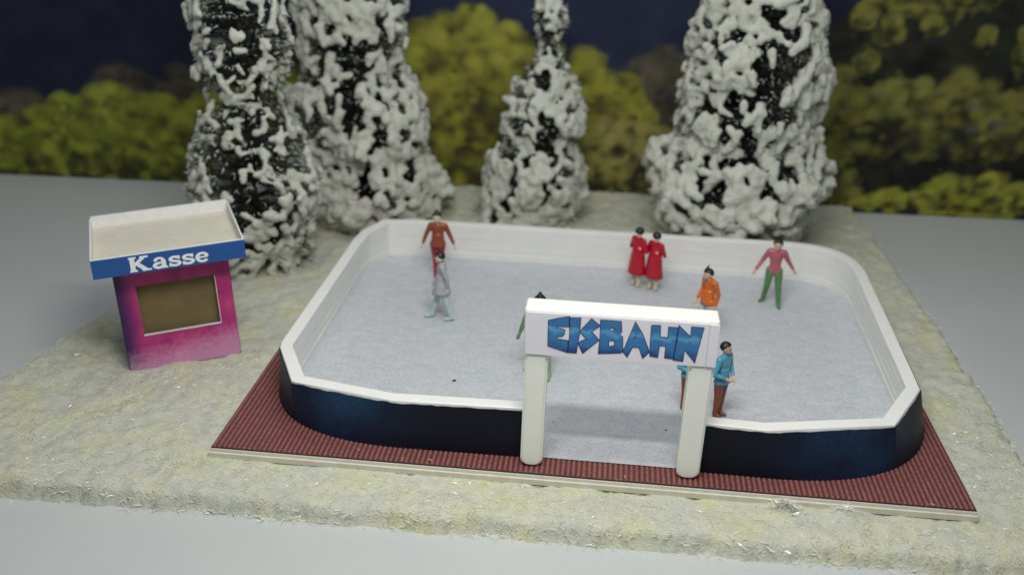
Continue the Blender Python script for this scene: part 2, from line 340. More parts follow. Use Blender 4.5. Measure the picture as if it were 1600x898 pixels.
M_bd = bpy.data.materials.new('landscape_print'); M_bd.use_nodes = True
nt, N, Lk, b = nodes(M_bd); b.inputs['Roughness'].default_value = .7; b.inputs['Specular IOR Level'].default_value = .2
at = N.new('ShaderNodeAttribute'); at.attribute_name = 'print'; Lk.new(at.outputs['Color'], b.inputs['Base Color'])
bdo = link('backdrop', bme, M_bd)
sol = bdo.modifiers.new('thickness', 'SOLIDIFY'); sol.thickness = .05; sol.offset = -1
tag(bdo, 'printed landscape backdrop with dark blue hills and yellow-green bushes standing behind the table', 'backdrop')

# ------------------------------------------------------------------ snow mat
OUT = np.array([(-4.9, -1.15), (-3.2, -1.17), (0, -1.14), (3.8, -1.10), (8, -1.06), (11.8, -1.03), (14.55, -1.0), (14.5, 2.0), (14.52, 4.5), (14.5, 6.9), (14.35, 11), (14.15, 15.5),
                (8, 15.45), (1.5, 15.3), (-1.0, 15.1), (-2.7, 14.6), (-3.4, 12), (-4.1, 9), (-4.5, 6.1), (-4.65, 4.6), (-4.8, 3.5), (-5.1, 2.3), (-5.35, 1.2)])
def sdist(x, y):
    d = np.full(x.shape, 1e9); ins = np.zeros(x.shape, bool)
    for i in range(len(OUT)):
        a = OUT[i]; c = OUT[(i+1) % len(OUT)]; e = c-a
        t = np.clip(((x-a[0])*e[0]+(y-a[1])*e[1])/(e@e), 0, 1)
        d = np.minimum(d, np.hypot(x-a[0]-t*e[0], y-a[1]-t*e[1]))
        cond = (a[1] > y) != (c[1] > y)
        with np.errstate(divide='ignore', invalid='ignore'):
            xi = e[0]*(y-a[1])/(e[1] if e[1] else 1e-9)+a[0]
        ins ^= cond & (x < xi)
    return np.where(ins, d, -d)
def edge_noise(x, y): return .16*(fbm(x*1.2, y*1.2, 31, 3)-.5)+.10*(fbm(x*6, y*6, 33, 2)-.5)
def mat_top(x, y):
    h = -.20+.16*(fbm(x*.7, y*.7, 51, 3)-.5)+.13*(fbm(x*3.3, y*3.3, 52, 3)-.5)+.05*(fbm(x*11, y*11, 53, 2)-.5)
    h = h+.13*np.clip((y-9.5)/5, 0, 1)
    plate = (x > -.12) & (x < 13.12) & (y > -.12) & (y < 10.2)
    px_ = np.clip(np.minimum(np.minimum(x+.3, 13.3-x), np.minimum(y+.3, 10.4-y))/.25, 0, 1)
    h = np.where(px_ > 0, h*(1-px_)+np.minimum(h, -.19)*px_, h)
    for bx, by, br, bh in ((9.85, -.16, .24, .16), (10.85, -.13, .3, .12), (-.5, 3.3, .7, .05), (7.0, -.35, .5, .05)):
        h = h+bh*np.exp(-((x-bx)**2+(y-by)**2)/(br*br))
    return h
def mat_z(x, y):
    d = sdist(x, y)+edge_noise(x, y)
    s = np.clip(d/.20, 0, 1); s = np.sqrt(1-(1-s)**2)
    return np.where(d < 0, TZ-.04, TZ+.003+(mat_top(x, y)-TZ)*s), d
step = .055
ax = np.arange(-6, 15.2, step); ay = np.arange(-1.6, 16.2, step)
X, Y = np.meshgrid(ax, ay, indexing='ij'); Z, D = mat_z(X, Y)
idx = np.arange(X.size).reshape(X.shape)
keep = ((D[:-1, :-1] > -.16) & (D[1:, :-1] > -.16) & (D[1:, 1:] > -.16) & (D[:-1, 1:] > -.16))
inner = (X[:-1, :-1] > .4) & (X[:-1, :-1] < 12.5) & (Y[:-1, :-1] > .4) & (Y[:-1, :-1] < 9.4)
keep &= ~inner
F = np.stack([idx[:-1, :-1], idx[1:, :-1], idx[1:, 1:], idx[:-1, 1:]], -1)[keep]
used = np.unique(F); remap = np.full(X.size, -1); remap[used] = np.arange(len(used))
V = np.stack([X, Y, Z], -1).reshape(-1, 3)[used]
snow = empty('snow_mat', (5, 7, TZ), label='cream white fibrous snow mat with ragged edges spread on the white table under the rink', cat='snow mat')
def under(o, root):                        # parent an object modelled in world coordinates
    o.parent = root; o.matrix_parent_inverse = (Matrix.Translation(root.location) @ root.rotation_euler.to_matrix().to_4x4()).inverted(); return o
under(link('felt_sheet', np_mesh('felt_sheet', V, remap[F]), M_mat, smooth=True), snow)
# fibres and glitter of the mat
def fibres(name, x, y, z, ln, rise, wid, material, seed):
    r = np.random.default_rng(seed); n = len(x); a = r.uniform(0, 2*np.pi, n); bend = r.normal(0, .7, n)
    p0 = np.stack([x, y, z], -1)
    d1 = np.stack([np.cos(a), np.sin(a), rise], -1)*(ln/2)[:, None]
    d2 = np.stack([np.cos(a+bend), np.sin(a+bend), rise*r.uniform(-.6, .8, n)], -1)*(ln/2)[:, None]
    s = np.stack([-np.sin(a), np.cos(a), r.normal(0, .6, n)], -1)*wid
    v = np.stack([p0-s, p0+s, p0+d1-s*.8, p0+d1+s*.8, p0+d1+d2], 1).reshape(-1, 3)
    k = np.arange(n)[:, None]*5
    f = np.concatenate([np.stack([k[:, 0], k[:, 0]+1, k[:, 0]+3], -1), np.stack([k[:, 0], k[:, 0]+3, k[:, 0]+2], -1), np.stack([k[:, 0]+2, k[:, 0]+3, k[:, 0]+4], -1)])
    return np_mesh(name, v, f)
r = np.random.default_rng(9)
fx = r.uniform(-5.6, 14.8, 90000); fy = np.where(r.random(90000) < .5, r.uniform(-1.3, 4, 90000), r.uniform(-1.3, 15.6, 90000))
fz, fd = mat_z(fx, fy)
ok = (fd > -.02) & ~((fx > -.02) & (fx < 13.02) & (fy > 0.02) & (fy < 10))
fx, fy, fz, fd = fx[ok], fy[ok], fz[ok], fd[ok]
pick = (r.random(len(fx)) < .36*fbm(fx*1.5, fy*1.5, 77, 3)*1.6)
fx, fy, fz, fd = fx[pick], fy[pick], fz[pick], fd[pick]
n = len(fx); ed = fd < .1
# extra ragged fringe along the outline
fr_x, fr_y = [], []
for i in range(len(OUT)):
    a = OUT[i]; c = OUT[(i+1) % len(OUT)]; k = int(np.hypot(*(c-a))*45); t = r.random(k)
    fr_x.append(a[0]+(c[0]-a[0])*t); fr_y.append(a[1]+(c[1]-a[1])*t)
fr_x = np.concatenate(fr_x)+r.normal(0, .04, sum(map(len, fr_x))); fr_y = np.concatenate(fr_y)+r.normal(0, .04, len(fr_x))
fr_z = np.maximum(mat_z(fr_x, fr_y)[0], TZ)+.01+r.uniform(0, .06, len(fr_x))
tx = np.concatenate([r.normal(9.85, .11, 300), r.normal(10.85, .08, 120)]); ty = np.concatenate([r.normal(-.15, .05, 300), r.normal(-.13, .04, 120)])
tz = mat_z(tx, ty)[0]+r.uniform(-.02, .05, len(tx))
sxp = r.uniform(.2, 12.8, 9); syp = np.abs(r.normal(0, .16, 9))+.06
tx = np.concatenate([tx, sxp]); ty = np.concatenate([ty, syp]); tz = np.concatenate([tz, np.full(9, .02)])
ax_ = np.concatenate([fx, fr_x, tx]); ay_ = np.concatenate([fy, fr_y, ty]); az_ = np.concatenate([fz, fr_z, tz])
ln = np.concatenate([r.uniform(.05, .17, n), r.uniform(.05, .2, len(fr_x)), r.uniform(.06, .15, len(tx))])
rs = np.concatenate([r.uniform(.0, .25, n), r.uniform(-.05, .25, len(fr_x)), r.uniform(.1, .6, len(tx))])
wd = r.uniform(.0025, .006, len(ax_))[:, None]
fb = under(link('fibre', fibres('fibre', ax_, ay_, az_, ln, rs, wd, M_fibre, 10), M_fibre), snow); tag(fb, kind='stuff')
gn = 14000
gi = r.integers(0, n, gn); gp = np.stack([fx[gi], fy[gi], fz[gi]+.012], -1)
e1 = r.normal(0, 1, (gn, 3)); e1 /= np.linalg.norm(e1, axis=1)[:, None]; e2 = np.cross(e1, r.normal(0, 1, (gn, 3))); e2 /= np.linalg.norm(e2, axis=1)[:, None]
sz = r.uniform(.005, .012, gn)[:, None]
gv = np.stack([gp-e1*sz, gp-e2*sz*.5, gp+e1*sz, gp+e2*sz*.5], 1).reshape(-1, 3)
gl = under(link('glitter', np_mesh('glitter', gv, np.arange(gn*4).reshape(-1, 4)), M_glint), snow); tag(gl, kind='stuff')

# ------------------------------------------------------------------ rink
rink = empty('ice_rink', (6.5, 5, -.17), label='model ice rink with white barrier, dark blue outer band and red ribbed base', cat='ice rink')
def U(o): return under(o, rink)
PB = 9.95
U(box('base_card', (.0, .0, -.20), (13, PB, -.085), M_card, bev=.012))
U(box('base_card', (.03, .035, -.083), (12.985, PB-.02, -.022), M_card2, bev=.008))
U(box('edge_card', (.045, .045, -.021), (12.97, PB-.03, -.012), M_edge))
# ribbed sheet: real ribs
K = 145*6; rx = np.linspace(.05, 12.965, K+1); rz = .004+.008*np.cos(2*np.pi*rx/RIB)
vv = []; ff = []
for y in (.05, 3.3, 6.6, PB-.04): vv += [(x, y, z) for x, z in zip(rx, rz)]
for j in range(3):
    o_ = j*(K+1); ff += [(o_+i, o_+i+1, o_+K+2+i, o_+K+1+i) for i in range(K)]
U(link('ribbed_sheet', mesh('ribbed_sheet', vv, ff), M_red, smooth=True))

BH_ = .94
def bez(p0, p1, p2, p3, n):
    t = np.linspace(0, 1, n)[:, None]; p0, p1, p2, p3 = map(np.array, (p0, p1, p2, p3))
    return (1-t)**3*p0+3*(1-t)**2*t*p1+3*(1-t)*t*t*p2+t**3*p3
def resample(P, n):
    P = np.array(P, float); s = np.r_[0, np.cumsum(np.hypot(*np.diff(P, axis=0).T))]
    t = np.linspace(0, s[-1], n); return np.stack([np.interp(t, s, P[:, 0]), np.interp(t, s, P[:, 1])], -1)
# matching sections of the outer foot (rounded) and outer rim (faceted), counter-clockwise from the gate
sec = [
    ([(8.44, .50), (9.7, .48)], [(8.44, .56), (9.54, .49)], 12),
    (bez((9.7, .48), (11.4, .46), (12.75, 1.2), (12.83, 3.1), 40), [(9.54, .49), (11.72, .98), (12.47, 2.29), (12.50, 2.9)], 44),
    ([(12.83, 3.1), (12.72, 7.7)], [(12.50, 2.9), (12.66, 7.7)], 30),
    (bez((12.72, 7.7), (12.70, 8.9), (12.2, 9.42), (11.1, 9.46), 20), bez((12.66, 7.7), (12.6, 8.9), (12.1, 9.3), (11.12, 9.34), 20), 24),
    ([(11.1, 9.46), (1.9, 9.46)], [(11.12, 9.34), (1.88, 9.30)], 50),
    (bez((1.9, 9.46), (.9, 9.44), (.42, 8.9), (.42, 7.7), 20), [(1.88, 9.30), (1.08, 9.16), (.72, 8.3), (.66, 7.7)], 24),
    ([(.42, 7.7), (.52, 2.7)], [(.66, 7.7), (.64, 2.3)], 34),
    (bez((.52, 2.7), (.6, 1.3), (1.5, .50), (3.3, .49), 40), [(.64, 2.3), (.67, 2.12), (1.29, .90), (3.15, .52)], 44),
    ([(3.3, .49), (5.46, .51)], [(3.15, .52), (5.46, .59)], 24)]
foot = []; rim = []
for a, c, n_ in sec:
    A = resample(a, n_); C_ = resample(c, n_)
    if foot: A = A[1:]; C_ = C_[1:]
    foot += list(A); rim += list(C_)
foot = np.array(foot); rim = np.array(rim); NS = len(foot)
def normals(P, k=1):
    t = np.gradient(P, axis=0)
    for _ in range(k): t = np.r_[t[:1], (t[:-2]+t[1:-1]*2+t[2:])/4, t[-1:]]
    nrm = np.stack([t[:, 1], -t[:, 0]], -1); return nrm/np.linalg.norm(nrm, axis=1)[:, None]
nr = normals(rim, 3); nf_ = normals(foot, 3)
TH = .24
def outer(z): k = z/BH_; return foot*(1-k)+rim*k
inner_top = rim-nr*TH; inner_foot = .35*(foot-nf_*TH)+.65*inner_top
def innr(z): k = z/BH_; return inner_foot*(1-k)+inner_top*k
def strip(name, z0, z1, oo, io, material, bev=.012):
    o0, o1, i0, i1 = outer(z0)+nr*oo, outer(z1)+nr*oo, innr(z0)-nr*io, innr(z1)-nr*io
    wob = [.0025*math.sin(i*.23+z0*40)+.0015*math.sin(i*.61+z0*9) for i in range(NS)]
    v = []
    for i in range(NS):
        w = nr[i]*wob[i]
        v += [(*(o0[i]+w), z0), (*(o1[i]+w), z1-bev), (*(o1[i]+w-nr[i]*bev), z1), (*(i1[i]-w+nr[i]*bev), z1), (*(i1[i]-w), z1-bev), (*(i0[i]-w), z0)]
    f = []
    for i in range(NS-1):
        for k in range(6): a = i*6+k; c = i*6+(k+1) % 6; f.append((a, c, c+6, a+6))
    f += [tuple(range(5, -1, -1)), tuple((NS-1)*6+k for k in range(6))]
    return U(link(name, mesh(name, v, f), material))
rr = random.Random(3)
for k in range(5):
    strip('barrier_strip', .012+(BH_-.012)*k/5, .012+(BH_-.012)*(k+1)/5-(.002 if k < 4 else 0), 0, rr.uniform(-.006, .006)+(.012 if k == 0 else 0), M_plastic)
# printed band wrapped round the outside, its top edge cut by hand
v = []; f = []
top = BH_-.055+.022*np.array([mnoise.noise((i*.35, 0, 0))+.6*mnoise.noise((i*1.3, 4, 0)) for i in range(NS)])
for i in range(NS):
    for z in (.006, .3, .6, top[i]): p = outer(min(z, BH_))[i]+nr[i]*.016; v.append((p[0], p[1], z))
    p = outer(top[i])[i]+nr[i]*.002; v.append((p[0], p[1], top[i]))
for i in range(NS-1):
    for k in range(4): f.append((i*5+k, i*5+5+k, i*5+6+k, i*5+1+k))
U(link('printed_band', mesh('printed_band', v, f), M_band, smooth=False))
# ice sheet
ring = [tuple(p) for p in (innr(.02)+nr*.05)]
poly = [(8.15, .525)]+ring+[(5.72, .525)]
bm = bmesh.new(); vs = [bm.verts.new((x, y, .022)) for x, y in poly]; fc = bm.faces.new(vs); bmesh.ops.triangulate(bm, faces=[fc])
U(link('ice_sheet', bm_mesh('ice_sheet', bm), M_ice))
ICE = .024

# ------------------------------------------------------------------ entrance gate
gate = empty('entrance_gate', (6.95, .4, 0), label='white entrance arch with blue EISBAHN lettering across the opening of the rink', cat='gate')
def G(o): return under(o, gate)
def post(x0, x1, lean):
    """plastic post with a rounded foot"""
    rad = .15; prof = [(x0, 2.2)]
    for k in range(7): a = math.pi+math.pi/2*k/6; prof.append((x0+rad+rad*math.cos(a), .02+rad+rad*math.sin(a)))
    for k in range(7): a = 1.5*math.pi+math.pi/2*k/6; prof.append((x1-rad+rad*math.cos(a), .02+rad+rad*math.sin(a)))
    prof.append((x1, 2.2))
    bm = bmesh.new()
    a = [bm.verts.new((x+lean*(z/2.2), .235, z)) for x, z in prof]; c = [bm.verts.new((x+lean*(z/2.2), .62, z)) for x, z in prof]
    n = len(prof)
    bm.faces.new(a); bm.faces.new(c[::-1])
    for i in range(n): bm.faces.new((a[i], c[i], c[(i+1) % n], a[(i+1) % n]))
    bmesh.ops.recalc_face_normals(bm, faces=bm.faces[:])
    bmesh.ops.bevel(bm, geom=[e for e in bm.edges if len(e.link_faces) == 2 and e.calc_face_angle() > .9], offset=.035, segments=2, affect='EDGES')
    return G(link('post', bm_mesh('post', bm), M_ivory))
post(5.445, 5.82, .02); post(8.09, 8.475, .03)
G(box('beam', (5.44, .225, 2.19), (8.52, .66, 3.0), M_plastic, bev=.045, seg=3))
G(box('sign_panel', (5.47, .205, 2.195), (8.355, .2235, 2.945), M_paper))
G(box('paper_flap', (8.362, .198, 2.20), (8.515, .2225, 2.94), M_paper))
LET = {'E': [[(5.83, 2.82), (5.98, 2.87), (6.15, 2.91), (6.155, 2.74), (5.96, 2.735), (5.97, 2.69), (6.04, 2.69), (6.09, 2.67), (6.08, 2.6), (6.05, 2.56), (5.97, 2.55), (5.97, 2.5), (6.15, 2.485), (6.15, 2.28), (5.84, 2.37)]],
 'I': [[(6.17, 2.89), (6.33, 2.9), (6.325, 2.64), (6.29, 2.28), (6.165, 2.28), (6.18, 2.59)]],
 'S': [[(6.51, 2.9), (6.64, 2.79), (6.51, 2.68), (6.64, 2.54), (6.40, 2.29), (6.315, 2.46), (6.45, 2.54), (6.335, 2.665)]],
 'B': [[(6.655, 2.89), (6.97, 2.89), (6.99, 2.72), (6.95, 2.66), (7.01, 2.62), (7.03, 2.37), (7.0, 2.34), (6.655, 2.30), (6.665, 2.6)], [(6.80, 2.77), (6.875, 2.77), (6.88, 2.725), (6.82, 2.705), (6.795, 2.735)], [(6.80, 2.55), (6.90, 2.545), (6.90, 2.46), (6.83, 2.43), (6.795, 2.45)]],
 'A': [[(7.2, 2.89), (7.32, 2.70), (7.44, 2.42), (7.445, 2.38), (7.36, 2.28), (7.29, 2.46), (7.18, 2.46), (7.11, 2.28), (7.04, 2.36), (7.06, 2.41)], [(7.22, 2.675), (7.25, 2.62), (7.185, 2.61)]],
 'H': [[(7.46, 2.86), (7.585, 2.87), (7.60, 2.665), (7.73, 2.66), (7.725, 2.85), (7.865, 2.85), (7.85, 2.58), (7.83, 2.3), (7.71, 2.31), (7.71, 2.52), (7.60, 2.52), (7.59, 2.31), (7.475, 2.32), (7.46, 2.59)]],
 'N': [[(7.885, 2.88), (8.08, 2.70), (8.08, 2.88), (8.26, 2.88), (8.18, 2.27), (8.0, 2.48), (7.99, 2.27), (7.85, 2.28), (7.875, 2.6)]]}
def grow(P, d):
    P = [Vector(p) for p in P]; A = sum(P[i].x*P[(i+1) % len(P)].y-P[(i+1) % len(P)].x*P[i].y for i in range(len(P)))
    s = 1 if A < 0 else -1; out = []
    for i, p in enumerate(P):
        e1 = (p-P[i-1]).normalized(); e2 = (P[(i+1) % len(P)]-p).normalized()
        n1 = Vector((-e1.y, e1.x))*s; n2 = Vector((-e2.y, e2.x))*s; nn = n1+n2
        out.append(p+nn/max(.35, nn.length_squared/2)*d)
    return out
def flat_letter(name, loops, y, th, material, parent, d=0):
    cu = bpy.data.curves.new(name, 'CURVE'); cu.dimensions = '2D'; cu.fill_mode = 'BOTH'; cu.extrude = th/2
    for q, lp in enumerate(loops):
        P = grow(lp, d if q == 0 else -d) if d else [Vector(p) for p in lp]
        sp = cu.splines.new('POLY'); sp.points.add(len(P)-1); sp.use_cyclic_u = True
        for k, p in enumerate(P): sp.points[k].co = (p.x, p.y, 0, 1)
    tmp = bpy.data.objects.new(name, cu); COL.objects.link(tmp); dg = bpy.context.evaluated_depsgraph_get()
    me = bpy.data.meshes.new_from_object(tmp.evaluated_get(dg)); bpy.data.objects.remove(tmp); bpy.data.curves.remove(cu)
    me.transform(Matrix(((1, 0, 0, 0), (0, 0, 1, y), (0, 1, 0, 0), (0, 0, 0, 1)))); me.flip_normals(); me.materials.clear()
    return link(name, me, material, parent)
for ch, loops in LET.items():
    bk = G(flat_letter('letter', loops, .2022, .003, M_dark_ink, None, .013)); bk['label'] = 'dark outline of the blue letter '+ch
    fr = flat_letter('letter_face', loops, .1985, .003, M_letter, None)
    under(fr, bk); fr.matrix_parent_inverse = Matrix.Translation(gate.location).inverted(); bk.matrix_parent_inverse = fr.matrix_parent_inverse.copy()
    fr.matrix_parent_inverse = Matrix.Identity(4)

# ------------------------------------------------------------------ ticket booth
BR = tuple(map(math.radians, (-1.89, -1.99, 27.79)))
booth = empty('ticket_booth', (-2.68, 2.69, -.17), BR, label='pink and purple paper ticket booth with blue Kasse sign on its roof', cat='ticket booth')
w, dp, h = 2.17, 1.65, 2.36
def kb(name, lo, hi, m_, bev=0): return box(name, lo, hi, m_, booth, bev)
# front wall round the counter opening (0.37..1.88, 0.71..1.77)
def frame_wall(name, x0, x1, z0, z1, a0, a1, c0, c1, y0, y1, m_):
    bm = bmesh.new(); o_ = [(x0, z0), (x1, z0), (x1, z1), (x0, z1)]; i_ = [(a0, c0), (a1, c0), (a1, c1), (a0, c1)]
    R = {}
    for tg, P in (('o', o_), ('i', i_)):
        for yy in (0, 1): R[tg, yy] = [bm.verts.new((x, (y0, y1)[yy], z)) for x, z in P]
    for i in range(4):
        j = (i+1) % 4
        bm.faces.new((R['o', 0][i], R['o', 0][j], R['i', 0][j], R['i', 0][i])); bm.faces.new((R['o', 1][j], R['o', 1][i], R['i', 1][i], R['i', 1][j]))
        bm.faces.new((R['o', 0][j], R['o', 0][i], R['o', 1][i], R['o', 1][j])); bm.faces.new((R['i', 0][i], R['i', 0][j], R['i', 1][j], R['i', 1][i]))
    return link(name, bm_mesh(name, bm), m_, booth)
frame_wall('front_wall', 0, w, -.06, h, .37, 1.88, .71, 1.77, 0, .05, M_booth)
kb('window_edge', (.372, -.006, .697), (1.878, .045, .7115), M_white_edge); kb('window_edge', (1.866, -.006, .712), (1.8785, .045, 1.765), M_white_edge)
kb('side_wall', (-.012, .045, -.06), (.04, dp, h-.002), M_side); kb('side_wall', (w-.04, .045, -.06), (w+.012, dp, h-.002), M_side)
kb('back_wall', (.041, dp-.05, -.06), (w-.041, dp-.002, h-.003), M_side)
kb('inner_board', (.045, .16, .0), (w-.045, .2, 2.2), M_brown)
rx0, rx1, ry0, ry1 = -.32, 2.49, -.5, 2.06
kb('roof_board', (rx0+.03, ry0+.03, 2.365), (rx1-.03, ry1-.03, 2.42), M_tray)
kb('fascia', (rx0, ry0-.012, 2.225), (rx1, ry0+.028, 2.595), M_blue)
for lo, hi in (((rx0+.005, ry0-.008, 2.5955), (rx1-.005, ry0+.026, 2.612)),):
    kb('paper_edge', lo, hi, M_white_edge)
kb('roof_rim', (rx0, ry0+.029, 2.24), (rx0+.028, ry1, 2.615), M_white_edge); kb('roof_rim', (rx1-.028, ry0+.029, 2.24), (rx1, ry1, 2.615), M_white_edge)
kb('roof_rim', (rx0+.029, ry1-.03, 2.24), (rx1-.029, ry1-.001, 2.66), M_white_edge)
# snow pushed up against the foot of the front wall
# slab-serif word Kasse
def word():
    me_all = []
    def ribbon(P, wd):
        P = [Vector(p) for p in P]; L = []; R_ = []
        for i, p in enumerate(P):
            t = (P[min(i+1, len(P)-1)]-P[max(i-1, 0)]).normalized(); nrm = Vector((-t.y, t.x)); ww = wd[i] if isinstance(wd, list) else wd
            L.append(p+nrm*ww/2); R_.append(p-nrm*ww/2)
        return L, R_
    def arc(cx, cy, rx_, ry_, a0, a1, n=14): return [(cx+rx_*math.cos(math.radians(a0+(a1-a0)*i/(n-1))), cy+ry_*math.sin(math.radians(a0+(a1-a0)*i/(n-1)))) for i in range(n)]
    V_, F_ = [], []; lay = [0]
    def add(P, wd):
        L, R_ = ribbon(P, wd); o_ = len(V_); zz = .0004*lay[0]; lay[0] += 1
        for a, c in zip(L, R_): V_.append((a.x, a.y, zz)); V_.append((c.x, c.y, zz))
        for i in range(len(L)-1): F_.append((o_+2*i, o_+2*i+1, o_+2*i+3, o_+2*i+2))
    def K_(x):
        add([(x+.14, 0), (x+.14, 1)], .2); add([(x, .06), (x+.31, .06)], .12); add([(x, .94), (x+.31, .94)], .12)
        add([(x+.2, .42), (x+.62, .94)], .17); add([(x+.3, .56), (x+.66, .06)], .21)
        add([(x+.45, .94), (x+.8, .94)], .12); add([(x+.5, .06), (x+.88, .06)], .12); return x+.93
    def a_(x):
        add(arc(x+.29, .5, .17, .2, 165, 0)+[(x+.46, .06)], [.1]+[.15]*12+[.19]*2); add([(x+.40, .06), (x+.62, .06)], .12)
        add(arc(x+.25, .22, .17, .15, 60, 330), [.12]+[.17]*12+[.12]); add([(x+.3, .40), (x+.47, .40)], .1); add([(x+.07, .56), (x+.2, .56)], .12); return x+.66
    def s_(x):
        add(arc(x+.26, .50, .17, .14, 20, 250, 12)+arc(x+.26, .21, .19, .14, 85, -160, 14), .16)
        add([(x+.44, .46), (x+.44, .70)], .09); add([(x+.065, .02), (x+.065, .27)], .09); return x+.56
    def e_(x):
        add(arc(x+.29, .35, .21, .28, -35, -350, 22), .16); add([(x+.1, .36), (x+.52, .36)], .11); return x+.6
    x = 0; x = K_(x); x = a_(x); x = s_(x); x = s_(x); x = e_(x)
    return V_, F_, x
V_, F_, wx = word()
sc = 1.47/wx; th_ = .33
V_ = [(.34+x*sc, ry0-.0135-z, 2.262+y*.30) for x, y, z in V_]
link('sign_lettering', mesh('sign_lettering', V_, F_), M_text, booth)

# ------------------------------------------------------------------ snow-covered firs
def lerp_profile(pr, t):
    for (a, ra), (c, rc) in zip(pr, pr[1:]):
        if a <= t <= c: return ra+(rc-ra)*(t-a)/(c-a)
    return pr[-1][1]
def ico(sub=1):
    bm = bmesh.new(); bmesh.ops.create_icosphere(bm, subdivisions=sub, radius=1); v = np.array([x.co[:] for x in bm.verts]); f = np.array([[q.index for q in p.verts] for p in bm.faces]); bm.free(); return v, f
IV, IF = ico(1); IV2, IF2 = ico(2)
def blobs_mesh(name, c, rad, iv=IV, if_=IF):
    c = np.asarray(c, float); rad = np.asarray(rad, float)
    if rad.ndim == 1: rad = np.repeat(rad[:, None], 3, 1)
    v = (c[:, None, :]+iv[None]*rad[:, None, :]).reshape(-1, 3); f = (if_[None]+(np.arange(len(c))*len(iv))[:, None, None]).reshape(-1, 3)
    return np_mesh(name, v, f)
disp_tex = bpy.data.textures.new('foam', 'CLOUDS'); disp_tex.noise_scale = .16; disp_tex.noise_depth = 2
grain_tex = bpy.data.textures.new('grain', 'CLOUDS'); grain_tex.noise_scale = .06; grain_tex.noise_depth = 2
def tree(base, H, lean, prof, seed, cover, lump, label, skirt=0., thick=1., hole=2.3, dens_=1.):
    R = random.Random(seed); nr_ = np.random.default_rng(seed)
    root = empty('fir_tree', base, label=label, cat='tree', group='snow-covered model firs behind the rink')
    def axis(z): return Vector((lean[0]*z+.06*math.sin(z*.9+seed), lean[1]*z+.06*math.cos(z*.7+seed), z))
    # trunk
    bm = bmesh.new(); prev = None
    for k in range(15):
        z = H*k/14; c = axis(z); rd = .15*(1-.85*k/14); rg = [bm.verts.new(c+Vector((rd*math.cos(a*math.pi/4), rd*math.sin(a*math.pi/4), 0))) for a in range(8)]
        if prev:
            for i in range(8): bm.faces.new((prev[i], prev[(i+1) % 8], rg[(i+1) % 8], rg[i]))
        else: bm.faces.new(rg[::-1])
        prev = rg
    bm.faces.new(prev); link('trunk', bm_mesh('trunk', bm), M_bark, root, True)
    bv, bf_ = [], []; wv, wf_ = [], []; sc_, sr_ = [], []
    def needle(p, q, wdt, white=False):
        v_, f_ = (wv, wf_) if white else (bv, bf_)
        d = (q-p); s = d.cross(Vector((R.uniform(-1, 1), R.uniform(-1, 1), R.uniform(-1, 1)))).normalized()*wdt; o_ = len(v_)
        v_.extend([p-s, p+s, q]); f_.append((o_, o_+1, o_+2))
    z = .15
    off = Vector((seed*3.7, seed*1.3, 0))
    while z < H:
        rad = lerp_profile(prof, z/H)
        nb_ = max(5, int(5+7*rad))
        for _ in range(nb_):
            a = R.uniform(0, 2*math.pi); Ln = rad*(R.uniform(.62, .84) if R.random() < (.86 if z > .6 else .35) else R.uniform(.92, 1.2 if z < .6 else 1.08)); zz = z+R.uniform(-.08, .08)
            droop = R.uniform(-.28, .12)
            p = axis(zz); dirv = Vector((math.cos(a), math.sin(a), 0)); side = Vector((-dirv.y, dirv.x, 0))
            def at(t): return p+dirv*Ln*t+Vector((0, 0, Ln*(.12*t+droop*t*t)))
            # woody branch
            for k in range(4): needle(at(k/4), at((k+1.3)/4), .022*(1-k/5))
            for k in range(34):
                t = R.uniform(.15, 1.0); q = at(t); ln_ = R.uniform(.12, .26)*min(1, .45+rad*.4)
                needle(q, q+(dirv*R.uniform(.3, 1)+side*R.uniform(-.9, .9)+Vector((0, 0, R.uniform(-.6, .25)))).normalized()*ln_, R.uniform(.006, .013))
            for k in range(7):                     # frosted twig ends round the snow
                q = p+dirv*rad*R.uniform(.86, 1.0)+side*R.uniform(-.25, .25)*rad+Vector((0, 0, R.uniform(-.07, .07)))
                needle(q, q+(dirv*R.uniform(.3, 1)+side*R.uniform(-.7, .7)+Vector((0, 0, R.uniform(-.7, .4)))).normalized()*R.uniform(.08, .19), R.uniform(.010, .022), R.random() < .6)
        z += .135
    # flocked snow: lumps laid over the bristles as a shell full of holes
    zz = .0
    while zz < H*.995:
        rad = lerp_profile(prof, zz/H); zf = zz/H
        for _ in range(max(4, int(rad*(7.0-2.6*min(1, zf*3.0))*dens_))):
            a = R.uniform(0, 2*math.pi); dirv = Vector((math.cos(a), math.sin(a), 0)); p = axis(zz+R.uniform(-.06, .06))
            q0 = p+dirv*rad
            big = mnoise.noise((q0+off)*.75); mid = mnoise.noise((q0+off)*1.7); fine = mnoise.noise(Vector((q0.x, q0.y, q0.z*.75))*hole+off)
            cov = cover-.10+skirt*max(0, 1-zf*3.2)
            if fine+.45*big > cov: continue
            rr_ = rad*(1+.20*big+.16*mid)*R.uniform(.95, 1.05)
            bw = lump*R.uniform(.75, 1.2)*min(1, .6+.35*rad)*(1+.35*max(0, 1-zf*3))
            tang = Vector((-dirv.y, dirv.x, 0))
            ph = R.gauss(math.pi/2 if R.random() < .6 else 0, .6); run = tang*math.cos(ph)+(Vector((0, 0, -1))+dirv*.45)*math.sin(ph)
            n = R.choice((2, 3, 3, 4)) if zf > .18 else 2
            for k in range(n):          # short strands of snow, mostly drooping down and outwards
                q = p+dirv*(rr_-.25*bw*k*k/3)+run*(bw*.85*k)-run*(bw*.6); w2 = bw*(1-.10*k)
                sc_.append(q); sr_.append((w2, w2, w2*R.uniform(.85, 1.1)))
        zz += .085
    tp = axis(H)
